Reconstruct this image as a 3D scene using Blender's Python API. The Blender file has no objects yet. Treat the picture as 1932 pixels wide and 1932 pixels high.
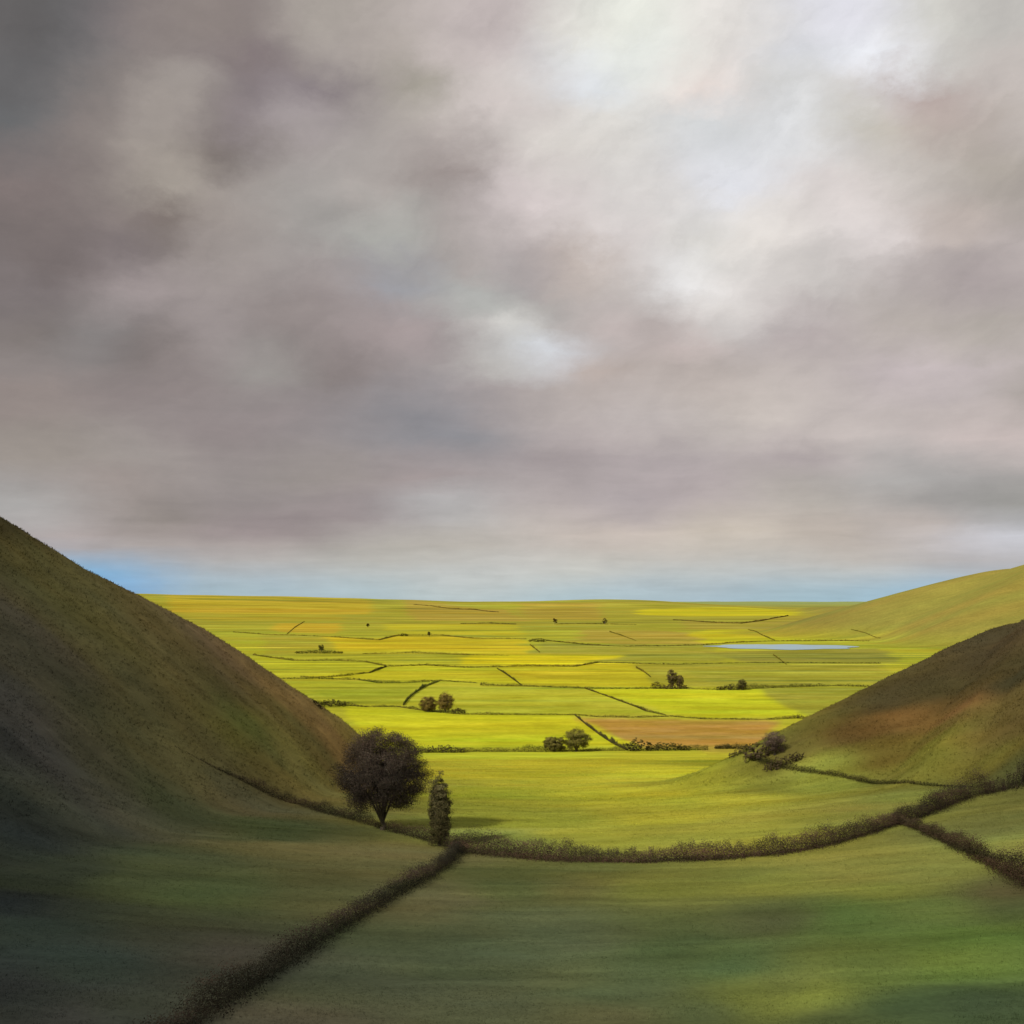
import bpy, math
import numpy as np

# ------------------------------------------------------------------ basics
K = 0.52 / 966.0          # ray slope per unit of the survey grid (1932 units across the view)
HY = 1131.0               # horizon row of the survey grid
rng = np.random.default_rng(7)
scene = bpy.context.scene
COL = scene.collection

def sm(e0, e1, v):
    t = np.clip((v - e0) / (e1 - e0), 0, 1)
    return t * t * (3 - 2 * t)

def smax(a, b, k):
    h = np.clip(0.5 + 0.5 * (a - b) / k, 0, 1)
    return b + (a - b) * h + k * h * (1 - h)

_perm = np.random.default_rng(3).random((256, 256)).astype(np.float64)
def vnoise(x, y):
    xi = np.floor(x); yi = np.floor(y)
    fx = x - xi; fy = y - yi
    fx = fx * fx * fx * (fx * (fx * 6 - 15) + 10); fy = fy * fy * fy * (fy * (fy * 6 - 15) + 10)
    a = xi.astype(np.int64); b = yi.astype(np.int64)
    g = lambda p, q: _perm[p & 255, q & 255]
    return ((g(a, b) * (1 - fx) + g(a + 1, b) * fx) * (1 - fy) +
            (g(a, b + 1) * (1 - fx) + g(a + 1, b + 1) * fx) * fy) * 2 - 1

def fbm(x, y, o=4, r=0.5):
    s = 0; a = 1; n = 0
    for i in range(o):
        s = s + a * vnoise(x + i * 17.3, y - i * 9.1); n += a
        x = x * 2.03; y = y * 2.03; a *= r
    return s / n

def lin(c):
    c = np.asarray(c, dtype=float) / 255.0
    return np.where(c <= 0.04045, c / 12.92, ((c + 0.055) / 1.055) ** 2.4)

def cam_pt(px, py, Y):
    return ((px - 966) * K * Y, Y, -(py - HY) * K * Y)

# ------------------------------------------------------------------ landform
def crest(tbl, n=34):
    P = np.array([cam_pt(*t) for t in tbl])
    d = np.r_[0, np.cumsum(np.linalg.norm(np.diff(P[:, :2], axis=0), axis=1))]
    t = np.linspace(0, d[-1], 400)
    Q = np.stack([np.interp(t, d, P[:, i]) for i in range(3)], 1)
    w = 15; ker = np.hanning(w); ker /= ker.sum()
    Qp = np.pad(Q, ((w // 2, w // 2), (0, 0)), mode='reflect', reflect_type='odd')
    Q = np.stack([np.convolve(Qp[:, i], ker, 'valid') for i in range(3)], 1)
    return Q[np.linspace(0, 399, n).astype(int)]

CL = crest([(-1500, 720, 160), (-700, 790, 170), (-300, 865, 180), (0, 972, 190), (110, 1049, 197), (180, 1090, 201),
            (270, 1128, 207), (330, 1162, 211), (440, 1225, 218), (500, 1272, 222), (580, 1315, 228), (640, 1360, 232),
            (690, 1398, 236), (730, 1450, 240), (770, 1530, 244)])
CR = crest([(1290, 1900, 360), (1388, 1600, 341), (1425, 1462, 333), (1458, 1415, 325), (1500, 1396, 316), (1560, 1372, 304), (1630, 1340, 292), (1700, 1298, 280),
            (1760, 1262, 270), (1830, 1228, 257), (1932, 1172, 240), (2200, 1020, 222), (2700, 800, 200), (3400, 640, 180)])
CF = crest([(1480, 1148, 5600), (1560, 1145, 4600), (1640, 1142, 3800), (1700, 1134, 3100), (1750, 1122, 2500), (1830, 1100, 2050),
            (1932, 1068, 1600), (2050, 1030, 1560), (2300, 1000, 1560), (2900, 980, 1600)])

def ridge(x, y, C, front, back, r, lim=(-1e9, 1e9), depth=0, toe=None):
    m0 = (y > lim[0]) & (y < lim[1])
    if not m0.all():
        o0 = np.full(x.shape, -400.0); o1 = np.full(x.shape, 1e4); o2 = np.zeros(x.shape)
        if m0.any(): o0[m0], o1[m0], o2[m0] = ridge(x[m0], y[m0], C, front, back, r, (-1e9, 1e9), depth, toe)
        return o0, o1, o2
    best = np.full(x.shape, 1e18); zz = np.zeros(x.shape); sd = np.zeros(x.shape); tt = np.zeros(x.shape)
    for i in range(len(C) - 1):
        ax, ay, az = C[i]; bx, by, bz = C[i + 1]
        dx, dy = bx - ax, by - ay
        L2 = dx * dx + dy * dy
        t = np.clip(((x - ax) * dx + (y - ay) * dy) / L2, 0, 1)
        ex = x - ax - t * dx; ey = y - ay - t * dy
        d2 = ex * ex + ey * ey
        m = d2 < best
        best = np.where(m, d2, best)
        zz = np.where(m, az + (bz - az) * t, zz)
        sd = np.where(m, np.sign(dx * ey - dy * ex), sd)
        tt = np.where(m, i + t, tt)
    d = np.sqrt(best)
    if toe is not None: front = toe + (front - toe) * sm(3, 13, tt)
    s = np.where(sd > 0, back, front)          # left of the crest direction is behind it
    e = np.sqrt(d * d + r * r) - r
    if depth:
        dr_ = np.where(sd > 0, s * e, depth * (1 - np.exp(-s * e / depth)))
    else: dr_ = s * e
    return zz - dr_, d * sd, tt

def parts(x, y):
    base = -20 - 0.1 * y
    fade = 1 - sm(150, 330, y)
    bx = np.where(x < 0, 0.0012, 0.0012) * x * x
    mx = np.where(x < 0, 30.0, 22.0)
    base = base + mx * (1 - np.exp(-bx / mx)) * fade
    g = smax(base, np.full_like(x, -58.0), 5.0)
    g = g + 93 * np.exp(-((x + 2400) / 2300) ** 2 - ((y - 6200) / 1500) ** 2)
    g = g + 44 * np.exp(-((x - 700) / 700) ** 2 - ((y - 6500) / 900) ** 2)
    g = g + sm(2200, 5000, y) * 9 * fbm(x / 900, y / 700, 3)
    # left hill: a flank falling to the right, running toward the viewer and ending in the crest line
    cx_ = np.r_[CL[0, 0] - 300, CL[:, 0], CL[-1, 0] + 12, CL[-1, 0] + 40]; cy_ = np.r_[CL[0, 1] - 20, CL[:, 1], CL[-1, 1], CL[-1, 1]]
    cz_ = np.r_[CL[0, 2] + 30, CL[:, 2], CL[-1, 2] - 12, CL[-1, 2] - 40]
    zc = (np.interp(x - 5, cx_, cz_) + 2 * np.interp(x, cx_, cz_) + np.interp(x + 5, cx_, cz_)) / 4
    yc = (np.interp(x - 5, cx_, cy_) + 2 * np.interp(x, cx_, cy_) + np.interp(x + 5, cx_, cy_)) / 4
    dl = y - yc; tl = x
    L = zc - np.where(dl > 0, 0.55, 0.13) * (np.sqrt(dl * dl + 64.0) - 8.0)
    R, dr, tr = ridge(x, y, CR, 0.38, 0.5, 7.0, (-1e9, 620), 0, 0.75)
    F, df, tf = ridge(x, y, CF, 0.30, 0.16, 60.0, (450, 1e9))
    return g, L, R, F, dl, dr, df, tl, tr, tf

def height(x, y, full=False):
    x = np.asarray(x, dtype=float); y = np.asarray(y, dtype=float)
    g, L, R, F, dl, dr, df, tl, tr, tf = parts(x, y)
    near = 1 - sm(280, 420, y)
    L = L + 0.9 * fbm(x / 22 + 3, y / 16, 3) * near
    R = R + 0.9 * fbm(x / 22 + 9, y / 16, 3) * near
    z = smax(g, F, 9.0)
    z = smax(z, L, 4.0 + 6.0 * (1 - sm(-62, -30, x)))
    z = smax(z, R, 2.5)
    z = z + near * (0.35 * fbm(x / 30, y / 18, 3) + 0.10 * fbm(x / 4, y / 3, 2))
    if full:
        return z, g, L, R, F, dl, dr, df, tl, tr
    return z

_ts = np.concatenate([np.linspace(12, 420, 1400), np.geomspace(421, 12000, 1400)])
def plain_height(x, y):
    g, L, R, F, *_ = parts(x, y)
    return smax(g, F, 9.0)

def at(px, py, far=False):
    """first point of the landform seen along a direction of the survey grid"""
    sx = (px - 966) * K; sz = -(py - HY) * K
    d = (plain_height if far else height)(sx * _ts, _ts) - sz * _ts
    if far: d[_ts < 330] = -1
    i = np.argmax(d > 0)
    if d[i] <= 0: i = len(_ts) - 1
    if i == 0: Y = _ts[0]
    else:
        a, b = d[i - 1], d[i]; Y = _ts[i - 1] + (_ts[i] - _ts[i - 1]) * (-a / (b - a + 1e-9))
    return np.array([sx * Y, Y, sz * Y])

# ------------------------------------------------------------------ materials
def new_mat(name):
    m = bpy.data.materials.new(name); m.use_nodes = True
    nt = m.node_tree; nt.nodes.clear()
    return m, nt, nt.nodes, nt.links

def ground_mat(name, streak_scale, bump=0.25, fine=7.0, contrast=0.22):
    m, nt, N, L = new_mat(name)
    out = N.new('ShaderNodeOutputMaterial'); b = N.new('ShaderNodeBsdfPrincipled')
    b.inputs['Roughness'].default_value = 1.0; b.inputs['Specular IOR Level'].default_value = 0.05
    at_ = N.new('ShaderNodeAttribute'); at_.attribute_name = 'Col'
    geo = N.new('ShaderNodeNewGeometry')
    mp = N.new('ShaderNodeMapping'); mp.inputs['Scale'].default_value = streak_scale
    L.new(geo.outputs['Position'], mp.inputs['Vector'])
    n1 = N.new('ShaderNodeTexNoise'); n1.inputs['Scale'].default_value = 1.0; n1.inputs['Detail'].default_value = 6; n1.inputs['Roughness'].default_value = 0.62
    n1.inputs['Distortion'].default_value = 0.6
    L.new(mp.outputs['Vector'], n1.inputs['Vector'])
    n2 = N.new('ShaderNodeTexNoise'); n2.inputs['Scale'].default_value = fine; n2.inputs['Detail'].default_value = 3; n2.inputs['Roughness'].default_value = 0.7
    L.new(geo.outputs['Position'], n2.inputs['Vector'])
    mr = N.new('ShaderNodeMapRange'); mr.inputs['From Min'].default_value = 0.25; mr.inputs['From Max'].default_value = 0.75
    mr.inputs['To Min'].default_value = 1 - contrast; mr.inputs['To Max'].default_value = 1 + contrast
    L.new(n1.outputs['Fac'], mr.inputs['Value'])
    mr2 = N.new('ShaderNodeMapRange'); mr2.inputs['From Min'].default_value = 0.25; mr2.inputs['From Max'].default_value = 0.75
    mr2.inputs['To Min'].default_value = 0.84; mr2.inputs['To Max'].default_value = 1.16
    L.new(n2.outputs['Fac'], mr2.inputs['Value'])
    mu = N.new('ShaderNodeMath'); mu.operation = 'MULTIPLY'
    L.new(mr.outputs['Result'], mu.inputs[0]); L.new(mr2.outputs['Result'], mu.inputs[1])
    vm = N.new('ShaderNodeVectorMath'); vm.operation = 'SCALE'
    L.new(at_.outputs['Color'], vm.inputs[0]); L.new(mu.outputs[0], vm.inputs['Scale'])
    L.new(vm.outputs['Vector'], b.inputs['Base Color'])
    bp = N.new('ShaderNodeBump'); bp.inputs['Strength'].default_value = bump; bp.inputs['Distance'].default_value = 0.35
    L.new(n1.outputs['Fac'], bp.inputs['Height']); L.new(bp.outputs['Normal'], b.inputs['Normal'])
    L.new(b.outputs[0], out.inputs[0])
    return m

def leaf_mat(name, transl=0.25):
    m, nt, N, L = new_mat(name)
    out = N.new('ShaderNodeOutputMaterial')
    at_ = N.new('ShaderNodeAttribute'); at_.attribute_name = 'Col'
    d = N.new('ShaderNodeBsdfDiffuse'); t = N.new('ShaderNodeBsdfTranslucent'); mx = N.new('ShaderNodeMixShader')
    mx.inputs[0].default_value = transl
    nz = N.new('ShaderNodeTexNoise'); nz.inputs['Scale'].default_value = 0.8; nz.inputs['Detail'].default_value = 3
    geo = N.new('ShaderNodeNewGeometry'); L.new(geo.outputs['Position'], nz.inputs['Vector'])
    mr = N.new('ShaderNodeMapRange'); mr.inputs['From Min'].default_value = 0.3; mr.inputs['From Max'].default_value = 0.7
    mr.inputs['To Min'].default_value = 0.7; mr.inputs['To Max'].default_value = 1.3
    L.new(nz.outputs['Fac'], mr.inputs['Value'])
    vm = N.new('ShaderNodeVectorMath'); vm.operation = 'SCALE'
    L.new(at_.outputs['Color'], vm.inputs[0]); L.new(mr.outputs['Result'], vm.inputs['Scale'])
    L.new(vm.outputs['Vector'], d.inputs['Color']); L.new(vm.outputs['Vector'], t.inputs['Color'])
    L.new(d.outputs[0], mx.inputs[1]); L.new(t.outputs[0], mx.inputs[2]); L.new(mx.outputs[0], out.inputs[0])
    return m

def bark_mat():
    m, nt, N, L = new_mat('bark')
    out = N.new('ShaderNodeOutputMaterial'); b = N.new('ShaderNodeBsdfPrincipled'); b.inputs['Roughness'].default_value = 0.95
    nz = N.new('ShaderNodeTexNoise'); nz.inputs['Scale'].default_value = 3.0; nz.inputs['Detail'].default_value = 5
    mp = N.new('ShaderNodeMapping'); mp.inputs['Scale'].default_value = (3, 3, 0.6)
    tc = N.new('ShaderNodeTexCoord'); L.new(tc.outputs['Object'], mp.inputs['Vector']); L.new(mp.outputs['Vector'], nz.inputs['Vector'])
    cr = N.new('ShaderNodeValToRGB'); cr.color_ramp.elements[0].position = 0.3; cr.color_ramp.elements[1].position = 0.7
    cr.color_ramp.elements[0].color = (0.035, 0.028, 0.02, 1); cr.color_ramp.elements[1].color = (0.12, 0.095, 0.06, 1)
    L.new(nz.outputs['Fac'], cr.inputs['Fac']); L.new(cr.outputs['Color'], b.inputs['Base Color'])
    bp = N.new('ShaderNodeBump'); bp.inputs['Strength'].default_value = 0.6; bp.inputs['Distance'].default_value = 0.05
    L.new(nz.outputs['Fac'], bp.inputs['Height']); L.new(bp.outputs['Normal'], b.inputs['Normal'])
    L.new(b.outputs[0], out.inputs[0]); return m

M_PLAIN = ground_mat('pasture_grass', (0.02, 0.07, 0.07), 0.15, 0.25, 0.16)
M_GRASS = ground_mat('rough_grass', (0.05, 0.22, 0.22), 0.5, 2.2, 0.24)
M_HILL = ground_mat('moor_grass', (0.09, 0.16, 0.3), 0.4, 2.5, 0.20)
M_LEAF = leaf_mat('leaves'); M_BLADE = leaf_mat('grass_blades', 0.0); M_BARK = bark_mat()

# ------------------------------------------------------------------ mesh helpers
def mesh_obj(name, verts, faces, mat, colors=None, parent=None, origin=None, smooth=False, normals=None):
    verts = np.asarray(verts, dtype=np.float32).reshape(-1, 3)
    faces = np.asarray(faces, dtype=np.int32)
    if origin is not None: verts = verts - np.asarray(origin, dtype=np.float32)
    me = bpy.data.meshes.new(name)
    n = faces.shape[1]
    me.vertices.add(len(verts)); me.vertices.foreach_set('co', verts.ravel())
    me.loops.add(faces.size); me.loops.foreach_set('vertex_index', faces.ravel())
    me.polygons.add(len(faces)); me.polygons.foreach_set('loop_start', np.arange(0, faces.size, n, dtype=np.int32))
    me.update(calc_edges=True)
    if smooth: me.polygons.foreach_set('use_smooth', np.ones(len(faces), dtype=bool))
    if colors is not None:
        a = me.color_attributes.new('Col', 'FLOAT_COLOR', 'POINT')
        c = np.ones((len(verts), 4), dtype=np.float32); c[:, :3] = colors
        a.data.foreach_set('color', c.ravel())
    if normals is not None: me.normals_split_custom_set_from_vertices(normals.tolist())
    me.materials.append(mat)
    o = bpy.data.objects.new(name, me); COL.objects.link(o)
    if origin is not None and parent is None: o.location = origin
    if parent is not None: o.parent = parent
    return o

def tag(o, label=None, cat=None, group=None, kind=None):
    if label: o['label'] = label
    if cat: o['category'] = cat
    if group: o['group'] = group
    if kind: o['kind'] = kind
    return o

def leaf_quads(C, size, r, bias=None):
    """one small kite-shaped leaf spray at each centre, loosely facing outward"""
    n = len(C)
    q = r.normal(size=(n, 3)); q /= np.linalg.norm(q, axis=1)[:, None]
    if bias is not None:
        q = bias / (np.linalg.norm(bias, axis=1)[:, None] + 1e-9) + q * 0.62
        q /= np.linalg.norm(q, axis=1)[:, None]
    a = np.cross(q, r.normal(size=(n, 3))); a /= np.linalg.norm(a, axis=1)[:, None]
    b = np.cross(q, a)
    s = (size * r.uniform(0.6, 1.35, n))[:, None]
    w = s * r.uniform(0.4, 0.7, (n, 1))
    V = np.stack([C - a * s * .5, C - b * w * .5 - a * s * .05, C + a * s * .5, C + b * w * .5 + a * s * .08], 1)
    F = np.arange(4 * n).reshape(n, 4)
    return V.reshape(-1, 3), F

def leafy(name, C, size, colr, r, parent=None, origin=None, jitter=0.16, bias=None):
    V, F = leaf_quads(C, size, r, bias)
    c = np.asarray(colr) if np.ndim(colr) == 2 else np.tile(np.asarray(colr), (len(C), 1))
    c = c * np.exp(r.normal(0, jitter, (len(C), 1))) * np.exp(r.normal(0, 0.05, (len(C), 3)))
    c = np.repeat(np.clip(c, 0, 0.6), 4, axis=0)
    return mesh_obj(name, V, F, M_LEAF, c, parent, origin)

def tube(pts, rad, seg=8):
    pts = np.asarray(pts, float); V = []; F = []
    for i, p in enumerate(pts):
        d = pts[min(i + 1, len(pts) - 1)] - pts[max(i - 1, 0)]; d /= np.linalg.norm(d) + 1e-9
        u = np.cross(d, [0.3, 1, 0.1]); u /= np.linalg.norm(u); w = np.cross(d, u)
        for k in range(seg):
            t = 2 * math.pi * k / seg
            V.append(p + (u * math.cos(t) + w * math.sin(t)) * rad[i] * (1 + 0.12 * math.sin(3 * t + i)))
    for i in range(len(pts) - 1):
        for k in range(seg):
            F.append((i * seg + k, i * seg + (k + 1) % seg, (i + 1) * seg + (k + 1) % seg, (i + 1) * seg + k))
    return np.array(V), np.array(F)

# ------------------------------------------------------------------ terrain mesh
UMAX = 1.35
nr, nc = 1150, 1250
yy = np.concatenate([np.geomspace(22, 140, 160, endpoint=False), np.geomspace(140, 500, 420, endpoint=False),
                     np.geomspace(500, 26000, nr - 580)]) - 80
tu = np.linspace(-1, 1, nc); uu = UMAX * (0.55 * tu + 0.45 * tu ** 3)
YY, UU = np.meshgrid(yy, uu, indexing='ij')
XX = UU * (YY + 80)
X = XX.ravel(); Y = YY.ravel()
Z, G_, L_, R_, F_, DL, DR, DF, TL, TR = height(X, Y, True)

# fields and colours -----------------------------------------------------
# colour of the turf at surveyed spots (base colour, linear): (px, py, r, g, b)
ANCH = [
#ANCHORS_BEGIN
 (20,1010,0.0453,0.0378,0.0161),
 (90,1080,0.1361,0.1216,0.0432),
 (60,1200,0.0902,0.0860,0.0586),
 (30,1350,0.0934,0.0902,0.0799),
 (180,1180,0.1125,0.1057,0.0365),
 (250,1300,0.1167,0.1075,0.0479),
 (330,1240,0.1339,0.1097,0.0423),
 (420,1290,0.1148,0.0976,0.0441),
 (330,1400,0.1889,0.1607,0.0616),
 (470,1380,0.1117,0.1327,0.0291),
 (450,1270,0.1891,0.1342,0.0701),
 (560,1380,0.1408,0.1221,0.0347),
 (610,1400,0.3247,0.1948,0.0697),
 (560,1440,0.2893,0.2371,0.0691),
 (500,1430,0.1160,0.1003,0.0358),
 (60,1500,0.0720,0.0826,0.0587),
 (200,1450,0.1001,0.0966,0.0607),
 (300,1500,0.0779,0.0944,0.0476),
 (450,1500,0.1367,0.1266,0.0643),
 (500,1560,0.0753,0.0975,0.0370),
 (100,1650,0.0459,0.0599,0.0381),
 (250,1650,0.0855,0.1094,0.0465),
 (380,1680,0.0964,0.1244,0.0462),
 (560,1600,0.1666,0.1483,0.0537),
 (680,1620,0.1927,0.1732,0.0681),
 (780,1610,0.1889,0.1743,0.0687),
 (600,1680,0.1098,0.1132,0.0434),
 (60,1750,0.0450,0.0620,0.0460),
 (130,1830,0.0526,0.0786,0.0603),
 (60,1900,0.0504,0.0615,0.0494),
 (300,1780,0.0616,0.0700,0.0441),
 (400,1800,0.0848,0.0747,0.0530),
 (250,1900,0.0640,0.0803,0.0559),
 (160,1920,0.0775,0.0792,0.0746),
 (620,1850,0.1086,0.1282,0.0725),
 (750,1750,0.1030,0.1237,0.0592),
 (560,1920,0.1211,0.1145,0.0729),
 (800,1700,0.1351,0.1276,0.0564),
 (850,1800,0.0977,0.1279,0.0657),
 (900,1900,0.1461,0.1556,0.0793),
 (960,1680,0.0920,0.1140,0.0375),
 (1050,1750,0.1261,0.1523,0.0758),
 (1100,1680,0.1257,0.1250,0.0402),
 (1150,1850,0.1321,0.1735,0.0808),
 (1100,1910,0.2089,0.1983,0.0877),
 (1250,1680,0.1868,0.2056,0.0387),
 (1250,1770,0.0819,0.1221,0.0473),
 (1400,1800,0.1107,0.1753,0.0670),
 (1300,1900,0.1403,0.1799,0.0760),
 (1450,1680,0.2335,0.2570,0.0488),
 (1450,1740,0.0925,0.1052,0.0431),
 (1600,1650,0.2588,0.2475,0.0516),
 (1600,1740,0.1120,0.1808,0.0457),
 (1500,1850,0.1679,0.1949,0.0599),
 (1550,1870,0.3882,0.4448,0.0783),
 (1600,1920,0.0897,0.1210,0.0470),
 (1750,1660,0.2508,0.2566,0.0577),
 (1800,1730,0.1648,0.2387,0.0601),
 (1900,1730,0.0821,0.1102,0.0412),
 (1700,1820,0.1357,0.1918,0.0488),
 (1850,1820,0.1419,0.2153,0.0427),
 (1750,1900,0.0775,0.1185,0.0498),
 (1900,1900,0.0698,0.1001,0.0482),
 (1880,1600,0.3580,0.3828,0.0916),
 (1850,1560,0.1797,0.1875,0.0523),
 (1900,1700,0.1344,0.1125,0.0534),
 (900,1500,0.3717,0.4129,0.0333),
 (860,1460,0.4444,0.3981,0.0272),
 (1000,1460,0.3564,0.3387,0.0199),
 (1100,1440,0.3590,0.3228,0.0177),
 (1150,1500,0.4778,0.4633,0.0302),
 (1000,1540,0.2689,0.2976,0.0340),
 (1100,1570,0.3689,0.3549,0.0401),
 (950,1580,0.2653,0.3119,0.0661),
 (1250,1540,0.3462,0.3206,0.0284),
 (1300,1460,0.5000,0.4959,0.0284),
 (1400,1500,0.4413,0.4430,0.0465),
 (1400,1570,0.3223,0.3161,0.0446),
 (1550,1480,0.2754,0.3157,0.0500),
 (1500,1540,0.2684,0.2651,0.0386),
 (1600,1530,0.2872,0.2797,0.0634),
 (1700,1500,0.2348,0.2760,0.0605),
 (1500,1460,0.3894,0.4364,0.0706),
 (1600,1390,0.1245,0.0710,0.0263),
 (1680,1360,0.2667,0.1512,0.0487),
 (1700,1300,0.0882,0.0759,0.0358),
 (1780,1280,0.0903,0.0776,0.0308),
 (1850,1230,0.0836,0.0661,0.0307),
 (1800,1360,0.2501,0.1372,0.0499),
 (1900,1300,0.0542,0.0538,0.0262),
 (1900,1210,0.1187,0.0868,0.0405),
 (1900,1380,0.1452,0.0990,0.0366),
 (1750,1420,0.2027,0.2029,0.0321),
 (1650,1430,0.1469,0.1023,0.0235),
 (1850,1430,0.2079,0.2004,0.0379),
 (1900,1450,0.0951,0.1073,0.0370),
 (1480,1430,0.1534,0.1060,0.0381),
 (1350,1435,0.2252,0.2395,0.0139),
 (1400,1452,0.3165,0.3279,0.0482),
 (1440,1482,0.1644,0.1762,0.0263),
 (1300,1430,0.4259,0.4068,0.0233),
 (1250,1500,0.4794,0.4544,0.0342),
 (1000,1425,0.4238,0.4632,0.0248),
 (1350,1500,0.3950,0.3955,0.0336),
 (12,1400,0.0391,0.0409,0.0388),
 (10,1560,0.0278,0.0349,0.0324),
 (10,1700,0.0202,0.0261,0.0273),
 (12,1880,0.0310,0.0353,0.0392),
 (1400,1440,0.0754,0.0673,0.0146),
 (1460,1455,0.0391,0.0283,0.0123),
 (1350,1460,0.3580,0.3727,0.0280),
 (1420,1872,0.2334,0.2746,0.0599),
 (1880,1780,0.1400,0.2279,0.0480),
 (1650,1690,0.2390,0.2614,0.0485),
#ANCHORS_END
]
def inpoly(poly, x, y):
    inside = np.zeros(x.shape, bool); n = len(poly)
    for i in range(n):
        x1, y1 = poly[i]; x2, y2 = poly[(i + 1) % n]
        c = ((y1 > y) != (y2 > y))
        with np.errstate(divide='ignore', invalid='ignore'):
            xi = (x2 - x1) * (y - y1) / (y2 - y1) + x1
        inside ^= c & (x < xi)
    return inside

def wcoord(x, y):
    return x / (y + 80), np.log(y + 80)

A_xyz = np.array([at(a[0], a[1]) for a in ANCH])
A_col = np.array([a[2:5] for a in ANCH])
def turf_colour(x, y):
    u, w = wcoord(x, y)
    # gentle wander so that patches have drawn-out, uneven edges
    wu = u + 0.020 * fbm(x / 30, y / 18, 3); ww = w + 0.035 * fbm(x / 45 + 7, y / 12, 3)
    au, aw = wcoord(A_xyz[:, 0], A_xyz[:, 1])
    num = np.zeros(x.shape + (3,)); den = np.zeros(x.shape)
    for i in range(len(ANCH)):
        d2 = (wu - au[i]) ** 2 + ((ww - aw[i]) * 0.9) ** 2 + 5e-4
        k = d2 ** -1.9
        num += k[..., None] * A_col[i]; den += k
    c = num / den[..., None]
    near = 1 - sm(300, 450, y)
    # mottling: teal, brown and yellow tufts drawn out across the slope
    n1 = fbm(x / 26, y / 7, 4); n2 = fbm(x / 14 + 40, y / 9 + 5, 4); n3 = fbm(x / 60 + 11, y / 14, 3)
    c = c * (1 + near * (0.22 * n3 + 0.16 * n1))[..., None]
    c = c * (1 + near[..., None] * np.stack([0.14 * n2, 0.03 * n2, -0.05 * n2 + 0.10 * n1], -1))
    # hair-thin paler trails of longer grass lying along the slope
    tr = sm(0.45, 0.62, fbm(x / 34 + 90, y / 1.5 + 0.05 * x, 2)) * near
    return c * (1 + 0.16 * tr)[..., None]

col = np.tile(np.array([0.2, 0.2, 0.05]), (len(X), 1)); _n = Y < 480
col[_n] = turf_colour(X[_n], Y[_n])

# the fields of the plain -------------------------------------------------
plain = sm(330, 400, Y)
FIELDS = [
#FIELDS_BEGIN
 # polygon corners on the survey grid, colour (display), softness
 ([(640,1331),(812,1342),(993,1348),(1085,1348),(1185,1414),(800,1418),(700,1418)], (190,188,26)),
 ([(530,1283),(766,1287),(830,1284),(755,1331),(640,1330)], (158,160,36)),
 ([(832,1285),(993,1294),(1103,1299),(1275,1350),(1085,1347),(870,1346),(760,1331)], (178,175,44)),
 ([(1103,1298),(1236,1298),(1354,1300),(1420,1299),(1500,1352),(1326,1355),(1275,1350)], (192,191,24)),
 ([(1420,1299),(1700,1290),(1640,1335),(1540,1357),(1500,1352)], (150,146,46)),
 ([(729,1257),(805,1254.5),(882,1259),(938,1260),(985,1292),(830,1283),(600,1281),(567,1277)], (180,173,26)),
 ([(940,1260),(993,1256),(1085,1257),(1128,1249),(1272,1253),(1354,1299),(1092,1297),(987,1291)], (188,174,26)),
 ([(1200,1253),(1661,1251),(1700,1290),(1412,1297),(1236,1297)], (152,146,46)),
 ([(496,1238),(556,1245),(728,1256),(567,1276),(480,1275)], (170,165,30)),
 ([(860,1236),(1000,1234),(1185,1236),(1128,1248),(1085,1255),(993,1254),(870,1254)], (212,190,12)),
 ([(640,1232),(779,1231),(882,1235),(870,1256),(729,1256),(690,1246),(560,1243)], (170,164,36)),
 ([(612,1200),(715,1207),(753,1198),(830,1198),(894,1204),(993,1205),(1000,1233),(779,1229),(640,1229)], (196,170,24)),
 ([(496,1196),(612,1200),(640,1230),(500,1236)], (160,150,44)),
 ([(1031,1209),(1110,1216),(1178,1219),(1326,1217),(1380,1248),(1128,1247),(1185,1235),(1000,1233)], (150,145,48)),
 ([(1110,1188),(1260,1190),(1326,1196),(1326,1215),(1178,1217),(1080,1210)], (166,142,52)),
 ([(1330,1188),(1412,1187),(1600,1187),(1710,1192),(1720,1206),(1462,1208),(1326,1215),(1300,1198)], (190,178,20)),
 ([(1200,1153),(1400,1150),(1520,1152),(1500,1161),(1300,1163),(1200,1160)], (196,184,16)),
 ([(1290,1170),(1398,1176),(1487,1161),(1700,1168),(1710,1190),(1412,1186),(1290,1187)], (164,145,46)),
 ([(1326,1232),(1661,1222),(1690,1250),(1416,1249)], (136,130,48)),
 ([(300,1138),(500,1140),(700,1150),(700,1160),(420,1160),(320,1158)], (184,156,36)),
 ([(330,1160),(640,1160),(660,1172),(400,1172)], (168,152,36)),
 ([(520,1176),(650,1176),(640,1196),(520,1193)], (190,155,36)),
 ([(720,1178),(869,1177),(974,1178),(990,1202),(830,1196),(753,1196)], (184,170,32)),
 ([(760,1148),(960,1155),(1000,1172),(780,1170)], (166,140,50)),
 ([(980,1150),(1130,1150),(1140,1170),(990,1168)], (165,140,48)),
#FIELDS_END
]
TAN = [(1092,1354),(1200,1356),(1326,1359),(1452,1360),(1560,1360),(1540,1390),(1440,1408),(1300,1411),(1190,1412)]
PE = np.array([1.22, 1.16, 1.05])   # light that falls on the plain (for turning display colours into base colours)
#PE_LINE
far_base = lin((158, 150, 42)) / PE
mid_base = lin((168, 165, 40)) / PE
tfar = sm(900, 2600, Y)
pc = (1 - tfar)[:, None] * mid_base + tfar[:, None] * far_base
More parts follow.
